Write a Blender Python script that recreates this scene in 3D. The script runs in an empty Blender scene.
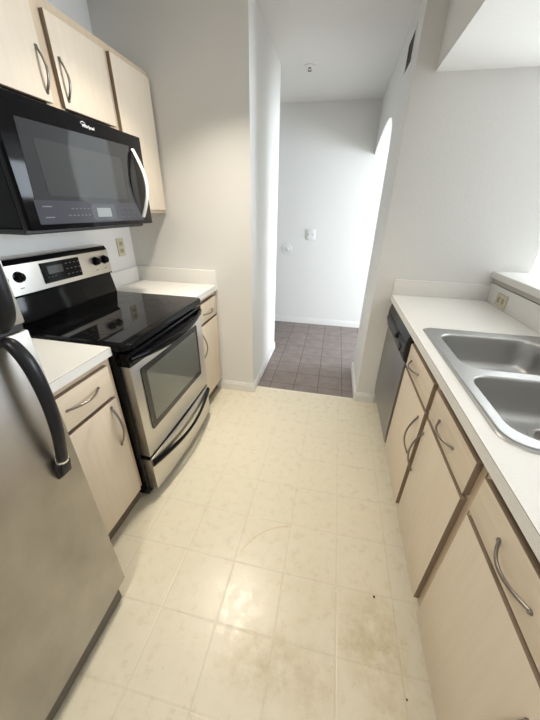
import bpy, bmesh, math, random
from mathutils import Vector, Matrix
random.seed(4)
SC = bpy.context.scene
COL = SC.collection

# ------------------------------------------------------------------ materials
def new_mat(name, color, rough=0.5, metal=0.0, coat=0.0, spec=0.5):
    m = bpy.data.materials.new(name); m.use_nodes = True
    b = m.node_tree.nodes['Principled BSDF']
    b.inputs['Base Color'].default_value = (*color, 1)
    b.inputs['Roughness'].default_value = rough
    b.inputs['Metallic'].default_value = metal
    b.inputs['Coat Weight'].default_value = coat
    b.inputs['Specular IOR Level'].default_value = spec
    return m
def nodes(m): return m.node_tree.nodes, m.node_tree.links, m.node_tree.nodes['Principled BSDF']
def coords(m, scale=(1, 1, 1)):
    n, l, b = nodes(m)
    g = n.new('ShaderNodeNewGeometry'); mp = n.new('ShaderNodeMapping')
    mp.inputs['Scale'].default_value = scale
    l.new(g.outputs['Position'], mp.inputs['Vector'])
    return mp.outputs['Vector']
def noise(m, scale=(1, 1, 1), s=5, detail=4, rough=.5):
    n, l, b = nodes(m)
    t = n.new('ShaderNodeTexNoise'); t.inputs['Scale'].default_value = s
    t.inputs['Detail'].default_value = detail; t.inputs['Roughness'].default_value = rough
    l.new(coords(m, scale), t.inputs['Vector'])
    return t.outputs['Fac']
def ramp(m, fac, stops):
    n, l, b = nodes(m)
    r = n.new('ShaderNodeValToRGB'); e = r.color_ramp.elements
    while len(e) < len(stops): e.new(.5)
    for i, (p, c) in enumerate(stops):
        e[i].position = p; e[i].color = (*c, 1) if len(c) == 3 else c
    l.new(fac, r.inputs['Fac']); return r.outputs['Color']
def bump(m, h, strength=.2, dist=.002):
    n, l, b = nodes(m)
    bp = n.new('ShaderNodeBump'); bp.inputs['Strength'].default_value = strength
    bp.inputs['Distance'].default_value = dist
    l.new(h, bp.inputs['Height']); l.new(bp.outputs['Normal'], b.inputs['Normal'])
def math_n(m, op, a, b_=None, c=None):
    n, l, _ = nodes(m)
    k = n.new('ShaderNodeMath'); k.operation = op
    for i, v in enumerate((a, b_, c)):
        if v is None: continue
        if isinstance(v, (int, float)): k.inputs[i].default_value = v
        else: l.new(v, k.inputs[i])
    return k.outputs[0]
def mix(m, fac, a, b_):
    n, l, _ = nodes(m)
    k = n.new('ShaderNodeMix'); k.data_type = 'RGBA'
    if isinstance(fac, (int, float)): k.inputs[0].default_value = fac
    else: l.new(fac, k.inputs[0])
    for i, v in ((6, a), (7, b_)):
        if isinstance(v, tuple): k.inputs[i].default_value = (*v, 1)
        else: l.new(v, k.inputs[i])
    return k.outputs[2]
def setc(m, out, name='Base Color'):
    n, l, b = nodes(m); l.new(out, b.inputs[name])

def wall_mat(name, col):
    m = new_mat(name, col, .75, spec=.25)
    bump(m, noise(m, s=75, detail=3), .25, .003)
    return m
M_wall = wall_mat('painted_wall', (.80, .79, .765))
M_ceil = wall_mat('ceiling_paint', (.80, .79, .765))
M_trim = new_mat('trim_paint', (.84, .83, .81), .4)
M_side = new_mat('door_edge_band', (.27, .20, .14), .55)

def wood_mat(name, c0, c1, scale):
    m = new_mat(name, c0, .42)
    f = noise(m, scale, 6, 6, .6)
    f2 = noise(m, (1, 1, 1), 3, 2)
    c = ramp(m, f, [(.3, c0), (.7, c1)])
    c = mix(m, math_n(m, 'MULTIPLY', f2, .25), c, (c1[0]*.93, c1[1]*.9, c1[2]*.85))
    setc(m, c); bump(m, f, .08, .001)
    return m
M_maple = wood_mat('bleached_maple', (.79, .69, .56), (.745, .635, .50), (9, 9, .7))
M_maple_h = wood_mat('bleached_maple_drawer', (.79, .685, .55), (.71, .60, .46), (9, .7, 9))
M_frame = wood_mat('maple_face_frame', (.68, .55, .40), (.61, .485, .35), (9, 9, .8))
M_kick = new_mat('toe_kick_brown', (.17, .125, .09), .6)

M_lam = new_mat('white_laminate', (.83, .815, .78), .38)
f = noise(M_lam, s=420, detail=2); setc(M_lam, ramp(M_lam, f, [(.3, (.76, .74, .70)), (.55, (.85, .835, .80))]))
M_graytrim = new_mat('gray_laminate_trim', (.50, .47, .42), .5)
M_lamline = new_mat('laminate_seam', (.35, .31, .26), .6)

def steel(name, col, rough, scale, aniso=.0, smudge=.12):
    m = new_mat(name, col, rough, 1.0)
    f = noise(m, scale, 5, 3)
    g = noise(m, (1, 1, 1), 2.6, 3)
    n, l, b = nodes(m)
    r = math_n(m, 'MULTIPLY_ADD', f, .12, rough-.06)
    r = math_n(m, 'MULTIPLY_ADD', g, smudge, r)
    l.new(r, b.inputs['Roughness'])
    bump(m, f, .04, .0005)
    return m
M_fridge = steel('fridge_stainless', (.45, .43, .40), .30, (1, 40, 2), smudge=.2)
def smudges(m, a, b_):
    f = noise(m, (1, 1, .8), 4.5, 4, .55); setc(m, ramp(m, f, [(.35, a), (.65, b_)]))
smudges(M_fridge, (.38, .36, .33), (.50, .48, .45))
M_steel = steel('brushed_stainless', (.64, .62, .585), .30, (2, 1.5, 80))
M_dw = steel('dishwasher_stainless', (.34, .335, .325), .34, (2, 1.5, 70))
M_sink = steel('sink_stainless', (.50, .50, .495), .33, (3, 40, 3), smudge=.15)
M_nickel = new_mat('brushed_nickel', (.27, .245, .225), .36, 1.0)
M_silver = new_mat('polished_silver', (.86, .86, .87), .25, 1.0)
M_brightbar = new_mat('satin_aluminium', (.92, .92, .93), .42, .55)
M_black = new_mat('gloss_black', (.006, .006, .007), .09, spec=.13)
M_blackglass = new_mat('cooktop_glass', (.005, .005, .006), .05, spec=.3)
M_matteblack = new_mat('satin_black_plastic', (.018, .018, .020), .38)
M_handle = new_mat('fridge_handle_black', (.010, .0105, .013), .36, spec=.3)
M_ring = new_mat('burner_print', (.03, .03, .03), .08, spec=.3)
M_mwglass = new_mat('microwave_glass', (.032, .034, .038), .05, spec=.45)
M_mwglass2 = new_mat('microwave_window_mesh', (.045, .048, .051), .05, spec=.45)
M_mwstrip = new_mat('microwave_touch_strip', (.05, .052, .065), .2, spec=.3)
M_ovenglass = new_mat('oven_window_glass', (.12, .13, .105), .05, coat=.8)
M_ovenframe = new_mat('oven_window_border', (.035, .034, .03), .12)
M_mark = new_mat('printed_mark', (.12, .125, .135), .5)
M_white = new_mat('printed_white', (.88, .88, .9), .5)
M_lcd = new_mat('lcd_display', (.22, .25, .265), .3)
M_graybody = new_mat('appliance_gray', (.30, .29, .28), .5)
M_lightgray = new_mat('light_gray_plastic', (.45, .45, .45), .4)
M_almond2 = new_mat('almond_socket', (.42, .37, .26), .4)
M_kickgray = new_mat('kick_grille_gray', (.15, .135, .115), .5)
M_almond = new_mat('almond_plastic', (.62, .57, .44), .4)
M_whiteplastic = new_mat('white_plastic', (.80, .80, .79), .4)
M_dark = new_mat('dark_slot', (.02, .018, .015), .7)
M_grillebrown = new_mat('vent_slat_brown', (.20, .17, .14), .6)
M_duct = new_mat('vent_slat', (.42, .40, .37), .6)
M_thresh = new_mat('threshold_strip', (.80, .76, .66), .45)
M_carpet = new_mat('living_carpet', (.52, .46, .38), .95)

# vinyl floor: 9 inch squares with pale embossed joints, worn stains
M_vinyl = new_mat('vinyl_floor', (.75, .70, .58), .33)
TX, TY, TT = -.2935, .7107, .228
def grid_mask(m, x0, y0, t, w):
    n, l, _ = nodes(m)
    g = n.new('ShaderNodeNewGeometry'); s = n.new('ShaderNodeSeparateXYZ'); l.new(g.outputs['Position'], s.inputs[0])
    outs = []
    for ax, o in ((0, x0), (1, y0)):
        v = math_n(m, 'ADD', s.outputs[ax], 20*t-o)
        v = math_n(m, 'DIVIDE', v, t); v = math_n(m, 'FRACT', v)
        v = math_n(m, 'SUBTRACT', v, .5); v = math_n(m, 'ABSOLUTE', v)      # .5 on the joint
        v = math_n(m, 'SUBTRACT', .5, v)                                     # 0 on joint
        mr = n.new('ShaderNodeMapRange'); mr.inputs['From Min'].default_value = w/t*.5; mr.inputs['From Max'].default_value = w/t
        mr.inputs['To Min'].default_value = 1; mr.inputs['To Max'].default_value = 0
        l.new(v, mr.inputs['Value']); outs.append(mr.outputs[0])
    return math_n(m, 'MAXIMUM', *outs), s
def vinyl():
    m = M_vinyl; n, l, b = nodes(m)
    joint, sep = grid_mask(m, TX, TY, TT, .0045)
    mott = noise(m, s=22, detail=6, rough=.7)
    base = ramp(m, mott, [(.25, (.71, .65, .50)), (.5, (.745, .69, .545)), (.75, (.775, .725, .59))])
    def blob(cx, cy, rx, ry, amt, col, base):
        dx = math_n(m, 'DIVIDE', math_n(m, 'SUBTRACT', sep.outputs[0], cx), rx)
        dy = math_n(m, 'DIVIDE', math_n(m, 'SUBTRACT', sep.outputs[1], cy), ry)
        d = math_n(m, 'ADD', math_n(m, 'MULTIPLY', dx, dx), math_n(m, 'MULTIPLY', dy, dy))
        k = math_n(m, 'SUBTRACT', 1, d); k = math_n(m, 'MAXIMUM', k, 0)
        nn = noise(m, s=14, detail=5, rough=.7)
        nn = math_n(m, 'SUBTRACT', nn, .35); nn = math_n(m, 'MAXIMUM', nn, 0)
        k = math_n(m, 'MULTIPLY', math_n(m, 'MULTIPLY', k, nn), amt*3)
        k = math_n(m, 'MINIMUM', k, .8)
        return mix(m, k, base, col)
    base = blob(-.12, .42, .17, .12, .8, (.45, .36, .20), base)
    base = blob(.07, .40, .12, .12, .5, (.50, .40, .24), base)
    base = blob(.30, .56, .14, .18, .9, (.50, .40, .22), base)
    base = blob(.36, .32, .12, .16, .5, (.50, .42, .26), base)
    base = blob(.02, .62, .25, .2, .22, (.55, .45, .26), base)
    # curved yellow scuff
    dx = math_n(m, 'SUBTRACT', sep.outputs[0], -.02); dy = math_n(m, 'SUBTRACT', sep.outputs[1], .655)
    r = math_n(m, 'SQRT', math_n(m, 'ADD', math_n(m, 'MULTIPLY', dx, dx), math_n(m, 'MULTIPLY', dy, dy)))
    a = math_n(m, 'ABSOLUTE', math_n(m, 'SUBTRACT', r, .275))
    a = math_n(m, 'LESS_THAN', a, .0035)
    a = math_n(m, 'MULTIPLY', a, math_n(m, 'GREATER_THAN', dy, .10)); a = math_n(m, 'MULTIPLY', a, math_n(m, 'LESS_THAN', dx, -.04))
    base = mix(m, math_n(m, 'MULTIPLY', a, .5), base, (.60, .48, .22))
    col = mix(m, math_n(m, 'MULTIPLY', joint, .35), base, (.60, .54, .41))
    setc(m, col)
    rr = ramp(m, mott, [(.3, (.22,)*3), (.7, (.40,)*3)]); l.new(rr, b.inputs['Roughness'])
    fine = noise(m, s=170, detail=3)
    h = math_n(m, 'SUBTRACT', math_n(m, 'MULTIPLY', fine, .5), math_n(m, 'MULTIPLY', joint, 1.0))
    bump(m, h, .4, .0012)
vinyl()
M_tile = new_mat('hall_tile', (.25, .2, .18), .55)
def halltile():
    m = M_tile; n, l, b = nodes(m)
    joint, sep = grid_mask(m, -.0175, 2.265, .213, .0042)
    mo = noise(m, s=9, detail=5, rough=.6)
    base = ramp(m, mo, [(.3, (.185, .148, .135)), (.7, (.25, .207, .192))])
    col = mix(m, math_n(m, 'MULTIPLY', joint, .9), base, (.07, .055, .05))
    setc(m, col); bump(m, math_n(m, 'SUBTRACT', mo, joint), .3, .002)
halltile()

# ------------------------------------------------------------------ mesh helpers
class MB:
    """collects shapes (world coordinates) and links them as one mesh object"""
    def __init__(s): s.bm = bmesh.new(); s.mats = []
    def mi(s, m):
        if m not in s.mats: s.mats.append(m)
        return s.mats.index(m)
    def _merge(s, tmp, m, smooth=False, side=None, axis=None):
        idx = s.mi(m); si = s.mi(side) if side else idx
        for f in tmp.faces:
            f.material_index = idx; f.smooth = smooth
            if side is not None and abs(f.normal[axis]) < .5: f.material_index = si
        me = bpy.data.meshes.new('tmp'); tmp.to_mesh(me); tmp.free()
        s.bm.from_mesh(me); bpy.data.meshes.remove(me)
    def box(s, a, b, m, bev=0.0, seg=2, side=None, axis=0):
        t = bmesh.new(); bmesh.ops.create_cube(t, size=1)
        c = [(a[i]+b[i])/2 for i in range(3)]; d = [abs(b[i]-a[i]) for i in range(3)]
        for v in t.verts: v.co = Vector([c[i]+v.co[i]*d[i] for i in range(3)])
        if bev > 0:
            bmesh.ops.bevel(t, geom=list(t.edges), offset=min(bev, min(d)*.45), segments=seg, profile=.5, affect='EDGES')
        t.normal_update(); s._merge(t, m, False, side, axis); return s
    def prism(s, pts, axis, lo, hi, m, bev=0.0, seg=2, bev_caps=True):
        """pts: 2-D outline in the two other axes (cyclic order of axes), extruded along axis"""
        t = bmesh.new(); oth = [i for i in range(3) if i != axis]
        def mk(p, h):
            v = [0, 0, 0]; v[oth[0]] = p[0]; v[oth[1]] = p[1]; v[axis] = h; return t.verts.new(v)
        A = [mk(p, lo) for p in pts]; B = [mk(p, hi) for p in pts]; n = len(pts)
        t.faces.new(A); t.faces.new(B[::-1])
        for i in range(n): t.faces.new((A[i], B[i], B[(i+1) % n], A[(i+1) % n]))
        bmesh.ops.recalc_face_normals(t, faces=t.faces)
        if bev > 0:
            es = [e for e in t.edges if (e.verts[0].co[axis] == e.verts[1].co[axis])] if bev_caps else list(t.edges)
            bmesh.ops.bevel(t, geom=es, offset=bev, segments=seg, profile=.5, affect='EDGES')
        s._merge(t, m); return s
    def tube(s, path, rad, m, n=12, up=(0, 0, 1), flat=1.0, caps=True):
        """rad: number or list; flat: squash along the second normal"""
        t = bmesh.new(); P = [Vector(p) for p in path]; k = len(P)
        R = [rad]*k if isinstance(rad, (int, float)) else rad
        rings = []; ref = Vector(up)
        for i in range(k):
            d = (P[min(i+1, k-1)]-P[max(i-1, 0)]).normalized()
            a = ref-d*ref.dot(d)
            if a.length < 1e-4: a = Vector((1, 0, 0))-d*d.x
            a.normalize(); b = d.cross(a)
            rings.append([t.verts.new(P[i]+a*math.cos(q)*R[i]+b*math.sin(q)*R[i]*flat) for q in [2*math.pi*j/n for j in range(n)]])
        for i in range(k-1):
            for j in range(n):
                f = t.faces.new((rings[i][j], rings[i][(j+1) % n], rings[i+1][(j+1) % n], rings[i+1][j]))
        if caps: t.faces.new(rings[0][::-1]); t.faces.new(rings[-1])
        bmesh.ops.recalc_face_normals(t, faces=t.faces)
        s._merge(t, m, True); return s
    def lathe(s, prof, center, axis, m, n=28):
        """prof: (radius, height) list, height along axis (unit Vector)"""
        t = bmesh.new(); ax = Vector(axis).normalized(); c = Vector(center)
        a = ax.orthogonal().normalized(); b = ax.cross(a); rings = []
        for r, h in prof:
            if r < 1e-6: rings.append([t.verts.new(c+ax*h)])
            else: rings.append([t.verts.new(c+ax*h+(a*math.cos(2*math.pi*j/n)+b*math.sin(2*math.pi*j/n))*r) for j in range(n)])
        for A, B in zip(rings, rings[1:]):
            for j in range(n):
                if len(A) == 1 and len(B) == 1: continue
                if len(A) == 1: t.faces.new((A[0], B[j], B[(j+1) % n]))
                elif len(B) == 1: t.faces.new((A[j], A[(j+1) % n], B[0]))
                else: t.faces.new((A[j], A[(j+1) % n], B[(j+1) % n], B[j]))
        bmesh.ops.recalc_face_normals(t, faces=t.faces)
        s._merge(t, m, True); return s
    def poly(s, pts, m):
        f = s.bm.faces.new([s.bm.verts.new(p) for p in pts]); f.material_index = s.mi(m); return s
    def build(s, name, parent=None, base=None):
        me = bpy.data.meshes.new(name)
        off = Vector((0, 0, 0)); p = parent
        while p is not None: off += p.location; p = p.parent
        if base is not None: off = Vector(base)
        for v in s.bm.verts: v.co -= off
        s.bm.to_mesh(me); s.bm.free()
        for m in s.mats: me.materials.append(m)
        ob = bpy.data.objects.new(name, me); COL.objects.link(ob)
        if parent: ob.parent = parent
        elif base is not None: ob.location = base
        try: me.set_sharp_from_angle(angle=math.radians(40))
        except Exception: pass
        return ob
def tag(o, label=None, cat=None, group=None, kind=None):
    for k, v in (('label', label), ('category', cat), ('group', group), ('kind', kind)):
        if v: o[k] = v
    return o
def thing(name, loc, label, cat, group=None):
    o = bpy.data.objects.new(name, None); COL.objects.link(o); o.location = loc; o.empty_display_size = .1
    return tag(o, label, cat, group)
def struct(name, mb): return tag(mb.build(name), kind='structure')

# ------------------------------------------------------------------ measures
WL = -1.484; YB = 2.068; YR = 2.139; JL = -.566; JR = .302; ZC = 2.415; YF = 3.918
Y0 = -1.7; XE = 3.8; HL = -2.6
CE = WL+.635; CR = .415; DR = .440

# ------------------------------------------------------------------ setting
def slab(a, b, m): return MB().box(a, b, m)
struct('floor_kitchen', slab((WL, Y0, -.06), (1.03, 2.15, 0), M_vinyl))
fh = MB(); fh.box((HL, 2.15, -.06), (1.25, YF, 0), M_tile); struct('floor_hall', fh)
fl = MB(); fl.box((1.03, Y0, -.06), (XE, 2.15, .0), M_carpet); fl.box((1.25, 2.15, -.06), (XE, YF, .0), M_carpet); struct('floor_living', fl)
struct('ceiling', slab((HL, Y0, ZC), (XE, YF, ZC+.1), M_ceil))
struct('wall_left', slab((WL-.1, Y0, 0), (WL, YB, ZC), M_wall))
struct('wall_back_left', slab((HL, YB, 0), (JL, 3.0, ZC), M_wall))
struct('wall_far', slab((HL, YF, 0), (XE, YF+.1, ZC), M_wall))
struct('wall_hall_end', slab((HL-.1, 3.0, 0), (HL, YF, ZC), M_wall))
# right wall beside the passage, with the arched opening
wr = MB(); XT = .42
wr.box((JR, YR, 0), (1.2, 2.70, ZC), M_wall)
arc = [(2.70, 0), (2.70, 1.78), (2.708, 1.88), (2.735, 1.955), (2.79, 2.005), (2.87, 2.04), (2.98, 2.062), (3.1, 2.070), (3.25, 2.066), (3.4, 2.052), (3.55, 2.030), (3.7, 2.003), (3.82, 1.978), (YF, 1.955)]
t = bmesh.new()
for side in (JR, XT):
    for (p, q) in zip(arc[1:], arc[2:]):
        vs = [t.verts.new((side, p[0], p[1])), t.verts.new((side, q[0], q[1])), t.verts.new((side, q[0], ZC)), t.verts.new((side, p[0], ZC))]
        if side == JR: vs = vs[::-1]
        t.faces.new(vs)
for (p, q) in zip(arc[1:], arc[2:]):
    t.faces.new([t.verts.new((JR, p[0], p[1])), t.verts.new((XT, p[0], p[1])), t.verts.new((XT, q[0], q[1])), t.verts.new((JR, q[0], q[1]))])
bmesh.ops.remove_doubles(t, verts=t.verts, dist=1e-5)
bmesh.ops.recalc_face_normals(t, faces=t.faces)
wr._merge(t, M_wall)
struct('wall_right', wr)
# half wall under the bar, dropped soffit above it
struct('wall_bar', slab((1.022, Y0, 0), (1.14, YR, 1.055), M_wall))
struct('ceiling_soffit', slab((.405, Y0, 2.062), (1.60, YR, ZC), M_wall))
# living room window wall
we = MB()
wy0, wy1, wz0, wz1 = 1.5, 3.75, .25, 2.15
we.box((XE, Y0, 0), (XE+.12, wy0, ZC), M_wall); we.box((XE, wy1, 0), (XE+.12, YF, ZC), M_wall)
we.box((XE, wy0, 0), (XE+.12, wy1, wz0), M_wall); we.box((XE, wy0, wz1), (XE+.12, wy1, ZC), M_wall)
struct('wall_window', we)
wf = MB()
for y in (wy0, (wy0+wy1)/2-.03, wy1-.06): wf.box((XE+.03, y, wz0), (XE+.09, y+.06, wz1), M_trim)
for z in (wz0, wz1-.06): wf.box((XE+.03, wy0, z), (XE+.09, wy1, z+.06), M_trim)
struct('window_1', wf)
# baseboards
def skirt(name, p, q, out, h=.085, th=.013):
    """p, q: (x, y) ends on the wall face, out: direction away from the wall"""
    m = MB(); o = Vector((*out, 0))
    for (t0, z0, z1) in ((th, 0, h-.022), (th*.7, h-.022, h-.008), (th*.4, h-.008, h)):
        a = (min(p[0], q[0], p[0]+o.x*t0), min(p[1], q[1], p[1]+o.y*t0), z0)
        b = (max(p[0], q[0], p[0]+o.x*t0), max(p[1], q[1], p[1]+o.y*t0), z1)
        m.box(a, b, M_trim, .002, 1)
    struct(name, m)
skirt('baseboard_back', (-.905, YB), (JL+.013, YB), (0, -1))
skirt('baseboard_passage', (JL, YB), (JL, 3.0), (1, 0))
skirt('baseboard_far', (HL, YF), (XE, YF), (0, -1))
skirt('baseboard_pier', (JR-.013, YR), (.452, YR), (0, -1))
skirt('baseboard_right', (JR, YR), (JR, 2.70), (-1, 0))
struct('trim_threshold', MB().prism([(2.138, 0), (2.142, .004), (2.158, .004), (2.163, 0)], 0, JL+.014, JR-.014, M_thresh))

# ------------------------------------------------------------------ pulls
def pull(p, q, out, parent, rise=.033, r=.0046, name='handle', mat=None):
    """bowed bar pull between p and q on the face, bulging along out"""
    P, Q, O = Vector(p), Vector(q), Vector(out); n = 18; path = []; rad = []
    for i in range(n+1):
        t = i/n; path.append(P.lerp(Q, t)+O*rise*math.sin(math.pi*t)**.9)
        rad.append(r*(1.05+.05*math.sin(math.pi*t)))
    m = MB(); m.tube(path, rad, mat or M_nickel, 10, up=O.cross(Q-P).normalized(), flat=.8)
    for e in (P, Q): m.lathe([(0, -.0), (.006, .0), (.006, .002), (.0045, .006), (0, .006)], e, O, mat or M_nickel, 12)
    return m.build(name, parent)

# ------------------------------------------------------------------ base cabinets
def base_cabinet(label, ya_, yb_, face, back, sgn, fronts, group=None, kick=.075, drop=None):
    """sgn: +1 cabinet opens toward +x. fronts: list of (kind, y0, y1, z0, z1, handle p, q)"""
    th = .02; cx = face-sgn*th
    root = thing('base_cabinet', ((face+back)/2, (ya_+yb_)/2, 0), label, 'cabinet', group)
    m = MB(); xs = sorted((back, cx-sgn*.019))
    # carcass of panels
    lo, hi = xs
    for y in (ya_, yb_-.016): m.box((lo, y, .10), (hi, y+.016, .875), M_maple)
    m.box((lo, ya_+.016, .10), (hi, yb_-.016, .118), M_maple)
    bk = sorted((back, back+sgn*.012)); m.box((bk[0], ya_+.016, .118), (bk[1], yb_-.016, .875), M_maple)
    m.build('body', root)
    # face frame
    fr = MB(); fx = sorted((cx-sgn*.019, cx)); 
    zs_ = sorted({.10} | {.875})
    ys = [ya_]+[(a+b)/2 for a, b in drop] + [yb_] if drop else [ya_, yb_]
    for y0, y1 in ((ya_, ya_+.035), (yb_-.035, yb_)): fr.box((fx[0], y0, .10), (fx[1], y1, .875), M_frame)
    for a, b in (drop or []): fr.box((fx[0], a-.02, .128), (fx[1], b+.02, .675), M_frame)
    for a, b in (drop or []): fr.box((fx[0], a-.02, .715), (fx[1], b+.02, .847), M_frame)
    for z0, z1 in ((.10, .128), (.675, .715), (.847, .875)): fr.box((fx[0], ya_+.035, z0), (fx[1], yb_-.035, z1), M_frame)
    fr.build('face_frame', root)
    kx = sorted((cx-sgn*kick, cx-sgn*(kick+.015)))
    MB().box((kx[0], ya_, 0), (kx[1], yb_, .10), M_kick).build('toe_kick', root)
    for kind, y0, y1, z0, z1, p, q in fronts:
        fx2 = sorted((cx, face))
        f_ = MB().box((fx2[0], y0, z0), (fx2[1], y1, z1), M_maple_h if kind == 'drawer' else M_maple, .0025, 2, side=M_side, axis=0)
        d = f_.build(kind, root)
        pull(p, q, (sgn, 0, 0), d, rise=.029 if kind == 'drawer' else .033)
    return root
LF = WL+.63; LF2 = LF+.012
# left near cabinet
base_cabinet('pale maple base cabinet between the refrigerator and the range', .512, .918, LF, WL+.004, 1, [
    ('drawer', .530, .885, .708, .847, (LF, .66, .785), (LF, .81, .785)),
    ('door', .530, .885, .114, .692, (LF, .845, .665), (LF, .845, .46))], 'base cabinets', kick=.026)
base_cabinet('narrow pale maple base cabinet in the back corner beyond the range', 1.690, 2.062, LF2, WL+.004, 1, [
    ('drawer', 1.715, 2.045, .706, .842, (LF2, 1.80, .762), (LF2, 1.95, .762)),
    ('door', 1.715, 2.045, .114, .688, (LF2, 1.748, .64), (LF2, 1.748, .45))], 'base cabinets', kick=.026)
# right run
BK = 1.018
base_cabinet('maple double-door sink base cabinet next to the dishwasher', .655, 1.522, DR, BK, -1, [
    ('drawer', 1.092, 1.497, .694, .820, (DR, 1.42, .755), (DR, 1.28, .755)),
    ('drawer', .678, 1.052, .694, .820, (DR, .945, .752), (DR, .805, .752)),
    ('door', 1.092, 1.497, .108, .677, (DR, 1.138, .622), (DR, 1.138, .41)),
    ('door', .678, 1.052, .108, .677, (DR, 1.040, .615), (DR, 1.040, .40))], 'base cabinets', drop=[(1.052, 1.092)])
base_cabinet('maple base cabinet at the right edge of the photo, nearest the viewer under the counter', 0.200, .648, DR, BK, -1, [
    ('drawer', .225, .628, .694, .820, (DR, .500, .762), (DR, .368, .752)),
    ('door', .225, .628, .108, .677, (DR, .262, .600), (DR, .262, .40))], 'base cabinets')

# ------------------------------------------------------------------ countertops
def countertop(label, body, splash, line, sink_hole=None):
    c = ((body[0][0]+body[1][0])/2, (body[0][1]+body[1][1])/2, .876)
    root = thing('countertop', c, label, 'countertop')
    (x0, y0, z0), (x1, y1, z1) = body
    if sink_hole:
        hx0, hx1, hy0, hy1 = sink_hole; m = MB()
        m.box((x0, y0, z0), (hx0, y1, z1), M_lam); m.box((hx1, y0, z0), (x1, y1, z1), M_lam)
        m.box((hx0, y0, z0), (hx1, hy0, z1), M_lam); m.box((hx0, hy1, z0), (hx1, y1, z1), M_lam)
    else: m = MB().box(body[0], body[1], M_lam, .0015, 1)
    m.build('worktop', root)
    for a, b in splash: MB().box(a, b, M_lam, .002, 2).build('backsplash', root)
    for a, b in line: MB().box(a, b, M_lamline).build('edge_seam', root)
    return root
Z0, Z1 = .876, .914
countertop('white laminate countertop section between the refrigerator and the range', ((WL+.001, .508, Z0), (CE, .921, Z1)),
           [((WL+.001, .51, Z1), (WL+.02, .921, 1.016))], [((CE-.0004, .5085, Z1-.0022), (CE+.0006, .9205, Z1-.001))])
countertop('white laminate countertop section in the back left corner beside the range', ((WL+.001, 1.688, Z0), (CE+.014, YB-.001, Z1)),
           [((WL+.001, 1.688, Z1), (WL+.02, YB-.001, 1.016)), ((WL+.02, YB-.02, Z1), (CE+.012, YB-.001, 1.016))],
           [((CE+.0136, 1.6885, Z1-.0022), (CE+.0146, YB-.0015, Z1-.001))])
countertop('long white laminate countertop holding the double sink', ((CR, .17, Z0), (1.021, YR-.001, Z1)),
           [((CR+.004, YR-.02, Z1), (1.002, YR-.001, 1.016)), ((1.002, .17, Z1), (1.021, YR-.001, 1.03))],
           [((CR-.0006, .1705, Z1-.0022), (CR+.0004, YR-.0015, Z1-.001))], sink_hole=(.478, .955, .66, 1.45))
# bar ledge
b = thing('bar_ledge', (1.15, .9, 1.055), 'white raised bar ledge on the half wall behind the sink counter', 'counter')
MB().box((.988, .13, 1.062), (1.33, YR-.001, 1.100), M_lam, .002, 2).build('top', b)
MB().box((1.004, .13, 1.034), (1.021, YR-.001, 1.062), M_graytrim, .002, 1).build('support_trim', b)

# ------------------------------------------------------------------ sink
def rrect(x0, x1, y0, y1, r, n=6, r2=None):
    pts = []
    rs = r2 or (r, r, r, r)
    for (cx, cy, a0, rr) in ((x1, y1, 0, rs[0]), (x0, y1, 90, rs[1]), (x0, y0, 180, rs[2]), (x1, y0, 270, rs[3])):
        sx = -1 if cx == x1 else 1; sy = -1 if cy == y1 else 1
        for i in range(n+1):
            a = math.radians(a0+90*i/n); pts.append((cx+sx*rr+rr*math.cos(a), cy+sy*rr+rr*math.sin(a)))
    return pts
def ring_loops(bm, loops):
    prev = None
    for pts in loops:
        vs = [bm.verts.new(p) for p in pts]
        if prev:
            for i in range(len(vs)): bm.faces.new((prev[i], prev[(i+1) % len(vs)], vs[(i+1) % len(vs)], vs[i]))
        prev = vs
    return prev
sk = thing('kitchen_sink', (.715, 1.05, Z1), 'double bowl stainless steel drop-in sink set in the right countertop', 'sink')
# rim: outer outline, with two bowl holes (grid-filled deck)
deck = bmesh.new(); ZS = Z1+.006
SX0, SX1, SY0, SY1 = .466, .985, .640, 1.470
BW = [(.512, .925, 1.060, 1.415), (.502, .925, .678, 1.018)]
outer = rrect(SX0, SX1, SY0, SY1, .03, 8, (.03, .03, .07, .07))
o1 = [deck.verts.new((x, y, ZS)) for x, y in outer]
oe = [deck.edges.new((o1[i], o1[(i+1) % len(o1)])) for i in range(len(o1))]
he = []
for (a, b_, c, d) in BW:
    h = [deck.verts.new((x, y, ZS)) for x, y in rrect(a, b_, c, d, .075, 8)]
    he += [deck.edges.new((h[i], h[(i+1) % len(h)])) for i in range(len(h))]
bmesh.ops.triangle_fill(deck, use_beauty=True, use_dissolve=False, edges=oe+he)
bmesh.ops.recalc_face_normals(deck, faces=deck.faces)
if sum(f.normal.z for f in deck.faces) < 0: bmesh.ops.reverse_faces(deck, faces=deck.faces)
lip = [[(x, y, ZS) for x, y in outer]]
cx_, cy_ = (SX0+SX1)/2, (SY0+SY1)/2
lip.append([(x+(.004 if x > cx_ else -.004), y+(.004 if y > cy_ else -.004), Z1+.0035) for x, y in outer])
lip.append([(x+(.006 if x > cx_ else -.006), y+(.006 if y > cy_ else -.006), Z1+.0003) for x, y in outer])
ring_loops(deck, lip[::1])
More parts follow.
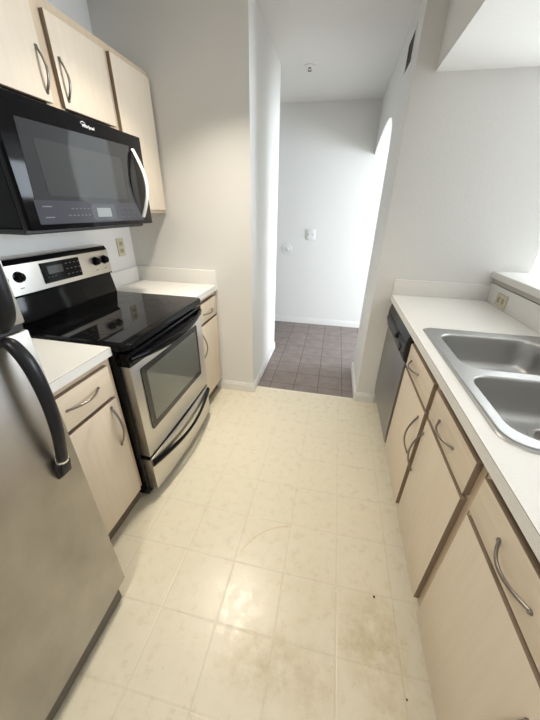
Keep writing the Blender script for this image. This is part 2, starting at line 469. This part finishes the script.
# raised bead just inside the outer edge
bmesh.ops.remove_doubles(deck, verts=deck.verts, dist=1e-5)
mm = MB(); mm._merge(deck, M_sink, False)
bead = [(x*.982+cx_*.018, y*.988+cy_*.012, ZS+.0005) for x, y in outer]
mm.tube(bead+[bead[0]], .003, M_sink, 8, caps=False)
mm.build('rim', sk)
for (a, b_, c, d) in BW:
    t = bmesh.new(); L = []
    cxb, cyb = (a+b_)/2+.04, (c+d)/2+.055
    for (ins, z, r) in ((0, ZS, .075), (.003, ZS-.002, .074), (.006, ZS-.010, .073), (.010, ZS-.07, .072), (.014, ZS-.118, .07), (.022, ZS-.136, .07), (.04, ZS-.147, .062), (.07, ZS-.151, .05), (.12, ZS-.153, .03)):
        L.append([(x, y, z) for x, y in rrect(a+ins, b_-ins, c+ins, d-ins, r, 8)])
    last = ring_loops(t, L)
    cen = t.verts.new((cxb, cyb, ZS-.154))
    for i in range(len(last)): t.faces.new((last[i], last[(i+1) % len(last)], cen))
    bmesh.ops.recalc_face_normals(t, faces=t.faces)
    if [f for f in t.faces if cen in f.verts][0].normal.z < 0: bmesh.ops.reverse_faces(t, faces=t.faces)
    mm = MB(); mm._merge(t, M_sink, True)
    bw = mm.build('bowl', sk)
    st = MB(); zc_ = ZS-.1515
    st.lathe([(.056, .0), (.056, .003), (.050, .0045), (.042, .002), (.040, -.0005), (0, -.0005)], (cxb, cyb, zc_), (0, 0, 1), M_silver, 32)
    st.build('drain_ring', bw)
    st = MB(); st.lathe([(0, .006), (.012, .006), (.014, .003), (.034, .0025), (.036, .0)], (cxb, cyb, zc_+.0005), (0, 0, 1), M_nickel, 28)
    st.tube([(cxb, cyb, zc_+.005), (cxb, cyb, zc_+.016)], .005, M_nickel, 10)
    st.build('strainer', bw)

# ------------------------------------------------------------------ dishwasher
dw = thing('dishwasher', (.73, 1.83, 0), 'stainless steel dishwasher with black control panel under the right counter', 'dishwasher')
DY0, DY1 = 1.532, 2.133
MB().box((DR+.035, DY0+.004, .10), (1.0, DY1-.004, .868), M_graybody).build('body', dw)
m = MB(); m.prism([(DR+.035, .11), (DR+.004, .11), (DR-.002, .2), (DR-.002, .655), (DR+.003, .685), (DR+.035, .685)], 1, DY0, DY1, M_dw, .002, 1)
m.build('door_panel', dw)
m = MB(); m.prism([(DR+.035, .688), (DR+.004, .688), (DR-.010, .700), (DR-.018, .745), (DR-.018, .80), (DR-.004, .866), (DR+.035, .868)], 1, DY0-.001, DY1, M_matteblack, .003, 2)
cp = m.build('control_panel', dw)
MB().box((DR-.0195, 1.56, .795), (DR-.016, 2.10, .800), M_black).build('grip_line', cp)
m = MB(); m.prism([(1.60, .755), (1.66, .755), (1.63, .715)], 0, DR-.022, DR-.014, M_dark); m.build('latch_pocket', cp)
m = MB(); m.prism([(DR-.017, .752), (DR-.034, .758), (DR-.037, .776), (DR-.028, .794), (DR-.016, .800)], 1, 1.72, 2.06, M_matteblack, .004, 2); m.build('door_handle', dw)
MB().box((DR+.055, DY0+.003, .005), (DR+.07, DY1-.003, .105), M_matteblack).build('toe_panel', dw)

# ------------------------------------------------------------------ refrigerator
FX = -.68; FY0, FY1 = -.25, .507
fr = thing('refrigerator', (-1.08, .13, 0), 'stainless steel top-freezer refrigerator with black bow handles at left edge', 'refrigerator')
MB().box((WL+.03, FY0+.008, .03), (FX-.062, FY1-.006, 1.70), M_graybody, .006, 2).build('body', fr)
def bowdoor(z0, z1):
    pts = []; n = 14
    for i in range(n+1):
        y = FY0+(FY1-FY0)*i/n; u = (y-(FY0+FY1)/2)/((FY1-FY0)/2)
        pts.append((FX+.010*(1-u*u)-.0, y))
    pts += [(FX-.056, FY1), (FX-.056, FY0)]
    return MB().prism(pts, 2, z0, z1, M_fridge, .005, 3)
d1 = bowdoor(.100, 1.165).build('door', fr)
d2 = bowdoor(1.180, 1.712).build('freezer_door', fr)
MB().box((FX-.054, FY0+.01, 1.166), (FX-.006, FY1-.003, 1.179), M_matteblack).build('gasket', fr)
# lower handle
def sweep(path, rad, parent, flat=.7, up=(0, 1, 0), mat=None, n=16, name='handle'):
    # Catmull-Rom smoothing
    P = [Vector(p) for p in path]; out = []; ro = []
    Q = [P[0]*2-P[1]]+P+[P[-1]*2-P[-2]]
    for i in range(len(P)-1):
        for k in range(7):
            t = k/7; a, b_, c, d = Q[i], Q[i+1], Q[i+2], Q[i+3]
            out.append(.5*((2*b_)+(c-a)*t+(2*a-5*b_+4*c-d)*t*t+(-a+3*b_-3*c+d)*t**3)); ro.append(rad[i]+(rad[i+1]-rad[i])*t)
    out.append(P[-1]); ro.append(rad[-1])
    m = MB(); m.tube(out, ro, mat or M_handle, n, up=up, flat=flat); return m.build(name, parent)
HY = .447
h = sweep([(FX+.004, HY, 1.158), (-.656, HY, 1.150), (-.633, HY, 1.105), (-.624, HY, 1.02), (-.630, HY, .93), (-.646, HY, .85), (-.654, HY, .818)],
          [.013, .015, .016, .0155, .015, .0145, .0145], d1, flat=.85)
m = MB(); m.tube([(-.6543, HY, .8195), (-.6558, HY, .8125)], .0160, M_silver, 16, up=(0, 1, 0), flat=.88); m.build('handle_ring', d1)
m = MB(); m.prism([(-.644, .812), (-.654, .768), (FX+.004, .748), (FX+.004, .795), (-.668, .812)], 1, HY-.015, HY+.015, M_handle, .003, 2, False); m.build('handle_foot', d1)
sweep([(FX+.004, HY, 1.188), (-.656, HY, 1.196), (-.634, HY, 1.235), (-.628, HY, 1.31), (-.632, HY, 1.42), (-.650, HY, 1.52), (FX+.006, HY, 1.56)],
      [.013, .015, .016, .016, .016, .015, .013], d2, flat=.85)
m = MB(); m.box((FX-.045, FY0+.01, .004), (FX-.016, FY1-.026, .092), M_kickgray, .003, 1)
m.build('kick_grille', fr)
for y in (FY0+.06, FY1-.06):
    for x in (FX-.10, WL+.09): MB().lathe([(0, 0), (.018, 0), (.018, .012), (.008, .013), (.008, .031), (0, .031)], (x, y, 0), (0, 0, 1), M_matteblack, 14).build('levelling_foot', fr)

# ------------------------------------------------------------------ range
rg = thing('range', (-1.15, 1.303, 0), 'freestanding electric range with black glass cooktop and stainless oven door', 'range')
RY0, RY1 = .9255, 1.6835; RF = -.804
m = MB(); m.box((WL+.03, RY0, .02), (-.850, RY1, .893), M_black, .003, 1); m.build('body', rg)
# cooktop with rounded corners
pts = rrect(WL+.045, -.783, RY0-.001, RY1+.001, .02, 6, (.045, .01, .01, .045))
t = bmesh.new(); vb = [t.verts.new((x, y, .893)) for x, y in pts]; vt = [t.verts.new((x, y, .922)) for x, y in pts]
t.faces.new(vb[::-1]); t.faces.new(vt)
for i in range(len(pts)): t.faces.new((vb[i], vb[(i+1) % len(pts)], vt[(i+1) % len(pts)], vt[i]))
bmesh.ops.recalc_face_normals(t, faces=t.faces)
tope = [e for e in t.edges if all(v.co.z > .92 for v in e.verts)]
bmesh.ops.bevel(t, geom=tope, offset=.010, segments=4, profile=.5, affect='EDGES')
m = MB(); m._merge(t, M_black, True); cook = m.build('cooktop', rg)
MB().box((WL+.10, RY0+.022, .9215), (-.820, RY1-.022, .9232), M_blackglass, .0008, 1).build('glass_surface', cook)
for (x, y, r) in ((-1.00, 1.10, .105), (-1.00, 1.50, .085), (-1.25, 1.10, .08), (-1.25, 1.50, .105)):
    m = MB()
    for rr in ((r, r-.003), (r*.62, r*.62-.003)):
        m.lathe([(rr[1], 0), (rr[1], .0003), (rr[0], .0003), (rr[0], 0)], (x, y, .9233), (0, 0, 1), M_ring, 48)
    m.build('burner_mark', cook)
# backguard: black housing with a leaning face
m = MB()
m.prism([(WL+.006, .895), (-1.384, .895), (-1.392, .95), (-1.408, 1.035), (-1.392, 1.042), (-1.398, 1.185), (-1.410, 1.203), (WL+.006, 1.203)], 1, RY0+.004, RY1+.001, M_black, .003, 2)
bg = m.build('backguard', rg)
m = MB(); m.prism([(-1.402, 1.203), (-1.412, 1.208), (WL+.012, 1.208), (WL+.012, 1.203)], 1, RY0+.01, RY1-.01, M_steel); m.build('top_cap', bg)
m = MB(); m.prism([(-1.400, 1.050), (-1.3865, 1.050), (-1.3915, 1.180), (-1.402, 1.180)], 1, RY0+.012, RY1-.004, M_steel, .003, 2)
pn = m.build('control_panel', rg)
def px(z): return -1.3865-(z-1.05)/.13*.005
m = MB(); m.prism([(px(1.072), 1.072), (px(1.072)+.003, 1.072), (px(1.168)+.003, 1.168), (px(1.168), 1.168)], 1, 1.200, 1.442, M_black, .002, 1)
m.build('display', pn)
for i in range(4):
    for j in range(3):
        y = 1.345+i*.027; z = 1.092+j*.027; MB().box((px(z)+.003, y, z), (px(z)+.0036, y+.012, z+.004), M_mark).build('key_mark', pn)
for i in range(3):
    MB().box((px(1.10)+.003, 1.225+i*.02, 1.098), (px(1.10)+.0036, 1.235+i*.02, 1.101), M_mark).build('key_mark', pn)
MB().box((px(1.12)+.003, 1.235, 1.112), (px(1.12)+.0036, 1.325, 1.150), new_mat('clock_lens', (.05, .055, .055), .1)).build('clock_lens', pn)
for y in (1.005, 1.083, 1.560, 1.632):
    m = MB(); m.lathe([(0, .024), (.017, .023), (.020, .019), (.0215, .004), (.025, .003), (.025, 0)], (px(1.128), y, 1.128), (1, 0, .05), M_black, 30)
    m.box((px(1.128)+.022, y-.003, 1.112), (px(1.128)+.028, y+.003, 1.145), M_black, .0015, 2)
    k = m.build('knob', pn)
for y in (1.005, 1.083, 1.560, 1.632):
    MB().box((px(1.078)+.0, y-.010, 1.076), (px(1.078)+.0006, y+.010, 1.080), M_mark).build('knob_mark', pn)
# oven door, bowed slightly
def bowpanel(z0, z1, xf, bulge, xb, y0, y1, mat, bev=.004, n=14):
    pts = []
    for i in range(n+1):
        y = y0+(y1-y0)*i/n; u = (y-(y0+y1)/2)/((y1-y0)/2); pts.append((xf+bulge*(1-u*u), y))
    pts += [(xb, y1), (xb, y0)]
    return MB().prism(pts, 2, z0, z1, mat, bev, 2)
DYA, DYB = RY0+.020, RY1-.006
od = bowpanel(.288, .845, RF, .004, -.849, DYA, DYB, M_steel).build('oven_door', rg)
bowpanel(.806, .872, RF+.004, .006, -.846, DYA-.002, DYB+.002, M_black, .006).build('door_top_band', od)
m = MB(); m.prism(rrect(1.005, 1.592, .420, .772, .012, 4), 0, RF+.0, RF+.0062, M_ovenframe, .001, 1); ow = m.build('window', od)
m = MB(); m.prism(rrect(1.040, 1.565, .458, .742, .008, 4), 0, RF+.006, RF+.0072, M_ovenglass); m.build('pane', od)
n = 22; path = []; rad = []
for i in range(n+1):
    t_ = i/n; s_ = math.sin(math.pi*t_)
    path.append((RF+.006+.046*s_**.8, DYA+.012+(DYB-DYA-.024)*t_, .842-.014*s_)); rad.append(.013+.006*s_)
m = MB(); m.tube(path, rad, M_black, 16, up=(0, 0, 1), flat=.72); m.build('handle', od)
# storage drawer with drooping pull
dr = bowpanel(.052, .272, RF, .022, -.849, DYA, DYB, M_steel, .004).build('drawer', rg)
m = MB(); path = []; rad = []
for i in range(n+1):
    t_ = i/n; s_ = math.sin(math.pi*t_); u = 2*t_-1
    path.append((RF+.004+.044*s_**.9, DYA+.006+(DYB-DYA-.012)*t_, .240-.034*s_)); rad.append(.020-.008*s_)
m.tube(path, rad, M_black, 14, up=(0, 0, 1), flat=.62); m.build('handle', dr)
bowpanel(.262, .2865, RF-.004, .010, -.848, DYA, DYB, M_black, .002).build('drawer_top_band', dr)
for y in (RY0+.05, RY1-.05):
    for x in (-.90, WL+.10): MB().lathe([(0, 0), (.016, 0), (.016, .01), (.008, .011), (.008, .021), (0, .021)], (x, y, 0), (0, 0, 1), M_matteblack, 14).build('levelling_foot', rg)

# ------------------------------------------------------------------ microwave
mw = thing('microwave', (-1.27, 1.303, 1.32), 'black over-the-range microwave mounted under the wall cabinets', 'microwave')
MX = -1.049; MZ0, MZ1 = 1.338, 1.736
MB().box((WL+.003, .926, MZ0+.006), (MX-.040, 1.6795, MZ1+.004), M_black, .002, 1).build('body', mw)
m = MB(); m.box((WL+.02, .94, 1.322), (MX-.05, 1.665, MZ0+.006), M_matteblack, .004, 1)
for y in (1.03, 1.38): m.box((WL+.10, y, 1.319), (MX-.12, y+.22, 1.323), M_graybody)
m.build('bottom_pan', mw)
md = MB().box((MX-.038, .925, MZ0), (MX, 1.681, MZ1), M_black, .0025, 2).build('door', mw)
m = MB()
win = [(.988, 1.672), (.966, 1.356), (1.600, 1.356)]
for i in range(9):
    t_ = i/8; win.append((1.560-.030*math.sin(math.pi*t_), 1.445+t_*.215))
win.append((1.575, 1.684)); 
m.prism(win, 0, MX-.002, MX+.0012, M_mwglass); gl = m.build('glass_panel', md)
m = MB(); m.prism(rrect(1.035, 1.490, 1.452, 1.625, .012, 4), 0, MX+.001, MX+.0020, M_mwglass2); m.build('window_screen', md)
m = MB(); m.prism([(.964, 1.358), (1.605, 1.358), (1.575, 1.436), (.964, 1.436)], 0, MX+.001, MX+.0022, M_mwstrip); ts = m.build('touch_strip', md)
m = MB(); m.prism(rrect(1.225, 1.382, 1.364, 1.428, .02, 5), 0, MX+.002, MX+.0030, new_mat('display_surround', (.065, .068, .082), .2)); ds = m.build('display_surround', md)
# shallow finger pocket behind the handle
m = MB(); n = 16; pk = [(1.592+.0*i, 1.672-.30*i/n) for i in range(n+1)]+[(1.592-.050*math.sin(math.pi*i/n), 1.372+.30*i/n) for i in range(1, n)]
m.prism(pk, 0, MX+.0022, MX+.0032, M_matteblack); m.build('finger_pocket', md)
lc = MB().box((MX+.0028, 1.258, 1.377), (MX+.0038, 1.348, 1.413), M_lcd).build('clock_display', md)
for j, z in enumerate((1.384, 1.408)):
    for i in range(7):
        if j == 1 and i == 0: continue
        y = 1.10+i*.021; MB().box((MX+.002, y, z), (MX+.0028, y+.011, z+.003), M_mark).build('key_mark', md)
for i in range(2):
    MB().box((MX+.002, .992, 1.378+i*.036), (MX+.0028, 1.032, 1.3815+i*.036), M_mark).build('key_mark', md)
for j in range(3):
    for i in range(3): MB().box((MX+.002, 1.43+i*.042, 1.374+j*.019), (MX+.0028, 1.436+i*.042, 1.377+j*.019), M_mark).build('key_mark', md)
m = MB(); path = []; n = 20; rad = []
for i in range(n+1):
    t_ = i/n; s_ = math.sin(math.pi*t_)
    path.append((MX+.002+.048*s_, 1.600, 1.674-.302*t_)); rad.append(.0125)
m.tube(path, rad, M_brightbar, 14, up=(0, 1, 0), flat=.55); m.build('handle', md)
# logo lettering
def lettering(text, size, loc, parent, mat, name='logo', shear=.0):
    cu = bpy.data.curves.new('t', 'FONT'); cu.body = text; cu.size = size; cu.extrude = .0004; cu.align_x = 'CENTER'; cu.align_y = 'CENTER'; cu.shear = shear
    to = bpy.data.objects.new('t', cu); COL.objects.link(to)
    dg = bpy.context.evaluated_depsgraph_get(); me = bpy.data.meshes.new_from_object(to.evaluated_get(dg))
    bpy.data.objects.remove(to)
    off = Vector((0, 0, 0)); p = parent
    while p: off += p.location; p = p.parent
    R = Matrix(((0, 0, 1), (1, 0, 0), (0, 1, 0)))       # text x -> world y, text y -> world z, faces +x
    for v in me.vertices: v.co = R @ v.co + Vector(loc) - off
    me.materials.clear(); me.materials.append(mat); me.name = name
    o = bpy.data.objects.new(name, me); COL.objects.link(o); o.parent = parent; return o
lg = lettering('Whirlpool', .0165, (MX+.0006, 1.318, 1.707), md, M_white, shear=.15)
m = MB(); path = []
for i in range(22):
    a = math.radians(200-i*15); path.append((MX+.0009, 1.292+.012*math.cos(a), 1.7135+.006*math.sin(a)))
m.tube(path, .0009, M_white, 6, up=(1, 0, 0)); m.build('emblem_swoosh', md)

# ------------------------------------------------------------------ wall cabinets
UX = -1.162
def wall_cabinet(label, y0, y1, z0, z1, doors, filler=None):
    root = thing('wall_cabinet', ((WL+UX)/2, (y0+y1)/2, z0), label, 'cabinet', 'wall cabinets')
    fx = UX-.020; m = MB()
    for y in (y0, y1-.014): m.box((WL+.002, y, z0), (fx-.019, y+.014, z1), M_maple)
    for z in (z0, z1-.014): m.box((WL+.002, y0+.014, z), (fx-.019, y1-.014, z+.014), M_maple)
    m.box((WL+.002, y0+.014, z0+.014), (WL+.008, y1-.014, z1-.014), M_maple)
    m.build('body', root)
    m = MB(); ys = [y0]+[d[0] for d in doors[1:]]
    for a, c in ((y0, y0+.035), (y1-.035, y1)): m.box((fx-.019, a, z0), (fx, c, z1), M_frame)
    for z in ((z0, z0+.03), (z1-.04, z1)): m.box((fx-.019, y0+.035, z[0]), (fx, y1-.035, z[1]), M_frame)
    if len(doors) > 1: m.box((fx-.019, doors[0][1]-.015, z0+.03), (fx, doors[1][0]+.015, z1-.04), M_frame)
    m.build('face_frame', root)
    for (a, c, e, g, hp) in doors:
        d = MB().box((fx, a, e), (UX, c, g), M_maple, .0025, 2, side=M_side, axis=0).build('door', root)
        if hp: pull((UX, hp, 1.940), (UX, hp, 1.808), (1, 0, 0), d, rise=.026)
wall_cabinet('short two-door maple wall cabinet above the microwave', .92, 1.684, 1.744, 2.11,
             [(.945, 1.296, 1.780, 2.072, 1.275), (1.354, 1.674, 1.780, 2.072, 1.378)])
wall_cabinet('tall single-door maple wall cabinet in the back corner right of the microwave', 1.685, 2.066, 1.384, 2.11,
             [(1.716, 2.050, 1.404, 2.080, None)])

# ------------------------------------------------------------------ outlets, switches, vent, sprinkler, lamp
o = thing('wall_outlet', (WL, 1.93, 1.16), 'beige outlet plate on the left wall above the back counter', 'outlet')
MB().box((WL, 1.895, 1.105), (WL+.006, 1.968, 1.222), M_almond, .002, 2).build('plate', o)
for z in (1.140, 1.187):
    m = MB().prism(rrect(1.915, 1.949, z-.014, z+.014, .008, 4), 0, WL+.006, WL+.008, M_almond2).build('socket', o)
    s_ = MB()
    for dy in (-.007, .006): s_.box((WL+.008, 1.932+dy, z-.002), (WL+.0083, 1.934+dy, z+.008), M_dark)
    s_.build('slot', m)
o = thing('wall_outlet', (1.002, 1.945, .963), 'beige outlet plate lying sideways behind the sink counter below the ledge', 'outlet')
MB().box((.996, 1.885, .927), (1.002, 2.002, 1.0), M_almond, .002, 2).build('plate', o)
for y in (1.920, 1.967):
    m = MB().prism(rrect(y-.014, y+.014, .946, .980, .008, 4), 0, .994, .996, M_almond2).build('socket', o)
    s_ = MB()
    for dz in (-.007, .006): s_.box((.9937, y-.002, .962+dz), (.994, y+.008, .964+dz), M_dark)
    s_.build('slot', m)
o = thing('light_switch', (-.312, YF, 1.15), 'white double light switch plate on the far wall beyond the passage', 'switch')
MB().box((-.370, YF-.006, 1.092), (-.254, YF, 1.208), M_whiteplastic, .002, 2).build('plate', o)
for x in (-.342, -.288):
    MB().box((x-.005, YF-.014, 1.140), (x+.005, YF-.006, 1.162), M_lightgray, .003, 2).build('toggle', o)
o = thing('blank_cover', (-.598, YF-.002, .972), 'round white cover plate low on the far wall left of the switch', 'cover plate')
m = MB(); m.lathe([(0, .008), (.030, .008), (.038, .004), (.042, .004), (.052, .008), (.056, .004), (.057, -.002)], (-.598, YF, .972), (0, -1, 0), M_whiteplastic, 36); m.build('ring', o)
m = MB(); m.lathe([(0, .003), (.004, .002), (.005, 0)], (-.598, YF-.008, .972), (0, -1, 0), M_duct, 12); m.build('screw', o)
o = thing('air_vent', (JR, 2.425, 2.22), 'return air grille high on the passage wall by the arch', 'vent')
m = MB(); vy0, vy1, vz0, vz1 = 2.315, 2.535, 2.158, 2.318
for a, c in (((vy0, vz0), (vy1, vz0+.012)), ((vy0, vz1-.012), (vy1, vz1)), ((vy0, vz0+.012), (vy0+.012, vz1-.012)), ((vy1-.012, vz0+.012), (vy1, vz1-.012))):
    m.box((JR-.005, a[0], a[1]), (JR, c[0], c[1]), M_whiteplastic, .001, 1)
m.build('frame', o)
MB().box((JR-.002, vy0+.012, vz0+.012), (JR-.0005, vy1-.012, vz1-.012), M_dark).build('backing', o)
for k in range(7):
    z = vz0+.022+k*.018; m = MB()
    m.prism([(JR-.004, z), (JR-.001, z+.008), (JR-.001, z+.0095), (JR-.004, z+.0015)], 1, vy0+.012, vy1-.012, M_grillebrown); m.build('slat', o)
o = thing('fire_sprinkler', (-.348, 3.06, ZC), 'white and chrome fire sprinkler head on the hall ceiling', 'sprinkler')
m = MB(); m.lathe([(.045, 0), (.043, .006), (.022, .010), (0, .010)], (-.348, 3.06, ZC), (0, 0, -1), M_whiteplastic, 28); m.build('escutcheon', o)
m = MB(); m.lathe([(0, .010), (.010, .010), (.010, .014), (.005, .016)], (-.348, 3.06, ZC), (0, 0, -1), M_nickel, 16)
for s_ in (-1, 1): m.tube([(-.348+s_*.010, 3.06, ZC-.012), (-.348+s_*.013, 3.06, ZC-.020), (-.348+s_*.004, 3.06, ZC-.030)], .0025, M_nickel, 8)
m.lathe([(.016, .029), (.016, .031), (0, .031)], (-.348, 3.06, ZC), (0, 0, -1), M_nickel, 16); m.build('head', o)

for (x, y, lab) in ((-.62, 1.46, 'recessed round ceiling lamp over the range'),):
    o = thing('recessed_lamp', (x, y, ZC), lab, 'lamp')
    m = MB(); m.lathe([(.095, 0), (.093, .006), (.075, .006), (.073, .0005)], (x, y, ZC), (0, 0, -1), M_whiteplastic, 32); m.build('trim_ring', o)
    em = new_mat('lamp_lens', (1, .93, .8), .5); b_ = em.node_tree.nodes['Principled BSDF']
    b_.inputs['Emission Color'].default_value = (1, .90, .74, 1); b_.inputs['Emission Strength'].default_value = 6
    m = MB(); m.lathe([(.074, .002), (0, .002)], (x, y, ZC), (0, 0, -1), em, 32); m.build('lens', o)

# dark crumbs on the vinyl
for (x, y, r, lab) in ((.316, .70, .0042, 'tiny dark crumb on the vinyl near the sink base cabinet corner'), (.393, .424, .003, 'tiny dark crumb on the vinyl close to the nearest right cabinet door')):
    m = MB(); m.lathe([(0, 0), (r, .0), (r*1.1, r*.5), (r*.5, r*.9), (0, r)], (x, y, 0), (0, 0, 1), M_dark, 7)
    tag(m.build('floor_crumb', base=(x, y, 0)), lab, 'crumb')

# ------------------------------------------------------------------ lights
def area(name, loc, target, sx, sy, power, col, spread=180, shape='RECTANGLE'):
    L = bpy.data.lights.new(name, 'AREA'); L.shape = shape; L.size = sx; L.size_y = sy; L.energy = power; L.color = col; L.spread = math.radians(spread)
    o = bpy.data.objects.new(name, L); COL.objects.link(o); o.location = loc
    o.rotation_euler = (Vector(target)-Vector(loc)).to_track_quat('-Z', 'Y').to_euler(); return o
area('window_daylight', (XE+.14, 2.62, 1.2), (0, 2.62, 1.2), 2.2, 1.85, 240, (.82, .91, 1.0))
area('lamp_over_range', (-.62, 1.46, ZC-.012), (-.62, 1.46, 0), .14, .14, 7.5, (1, .91, .76), 100, 'DISK')
area('fill_behind_camera', (-.35, -.5, ZC-.012), (-.35, -.5, 0), .30, .30, 10, (1, .93, .84), 150, 'DISK')  # added fill light behind the camera, no fixture there; lifts the near floor

w = bpy.data.worlds.new('world'); SC.world = w; w.use_nodes = True
bg_ = w.node_tree.nodes['Background']; bg_.inputs[0].default_value = (.97, .97, .97, 1); bg_.inputs[1].default_value = .29

# ------------------------------------------------------------------ camera
H, PITCH, YAW, ROLL, F = 1.423, -.4791, .1956, .0204, 291.43
cp_, sp_, cy2, sy2 = math.cos(PITCH), math.sin(PITCH), math.cos(YAW), math.sin(YAW)
fwd = Vector((-sy2*cp_, cy2*cp_, sp_)); right = Vector((cy2, sy2, 0)); up = right.cross(fwd)
r2 = right*math.cos(ROLL)+up*math.sin(ROLL); u2 = -right*math.sin(ROLL)+up*math.cos(ROLL)
cd = bpy.data.cameras.new('camera'); cam = bpy.data.objects.new('camera', cd); COL.objects.link(cam)
mat = Matrix((r2, u2, -fwd)).transposed().to_4x4(); mat.translation = Vector((0, 0, H)); cam.matrix_world = mat
cd.sensor_fit = 'VERTICAL'; cd.sensor_height = 36; cd.lens = F/720*36; cd.clip_start = .02
cd.shift_x = -(271.36-270)/720; cd.shift_y = (360.26-360)/720
SC.camera = cam
SC.view_settings.view_transform = 'Standard'; SC.view_settings.look = 'None'; SC.view_settings.gamma = 1
SC.view_settings.use_curve_mapping = False; SC.view_settings.exposure = .47
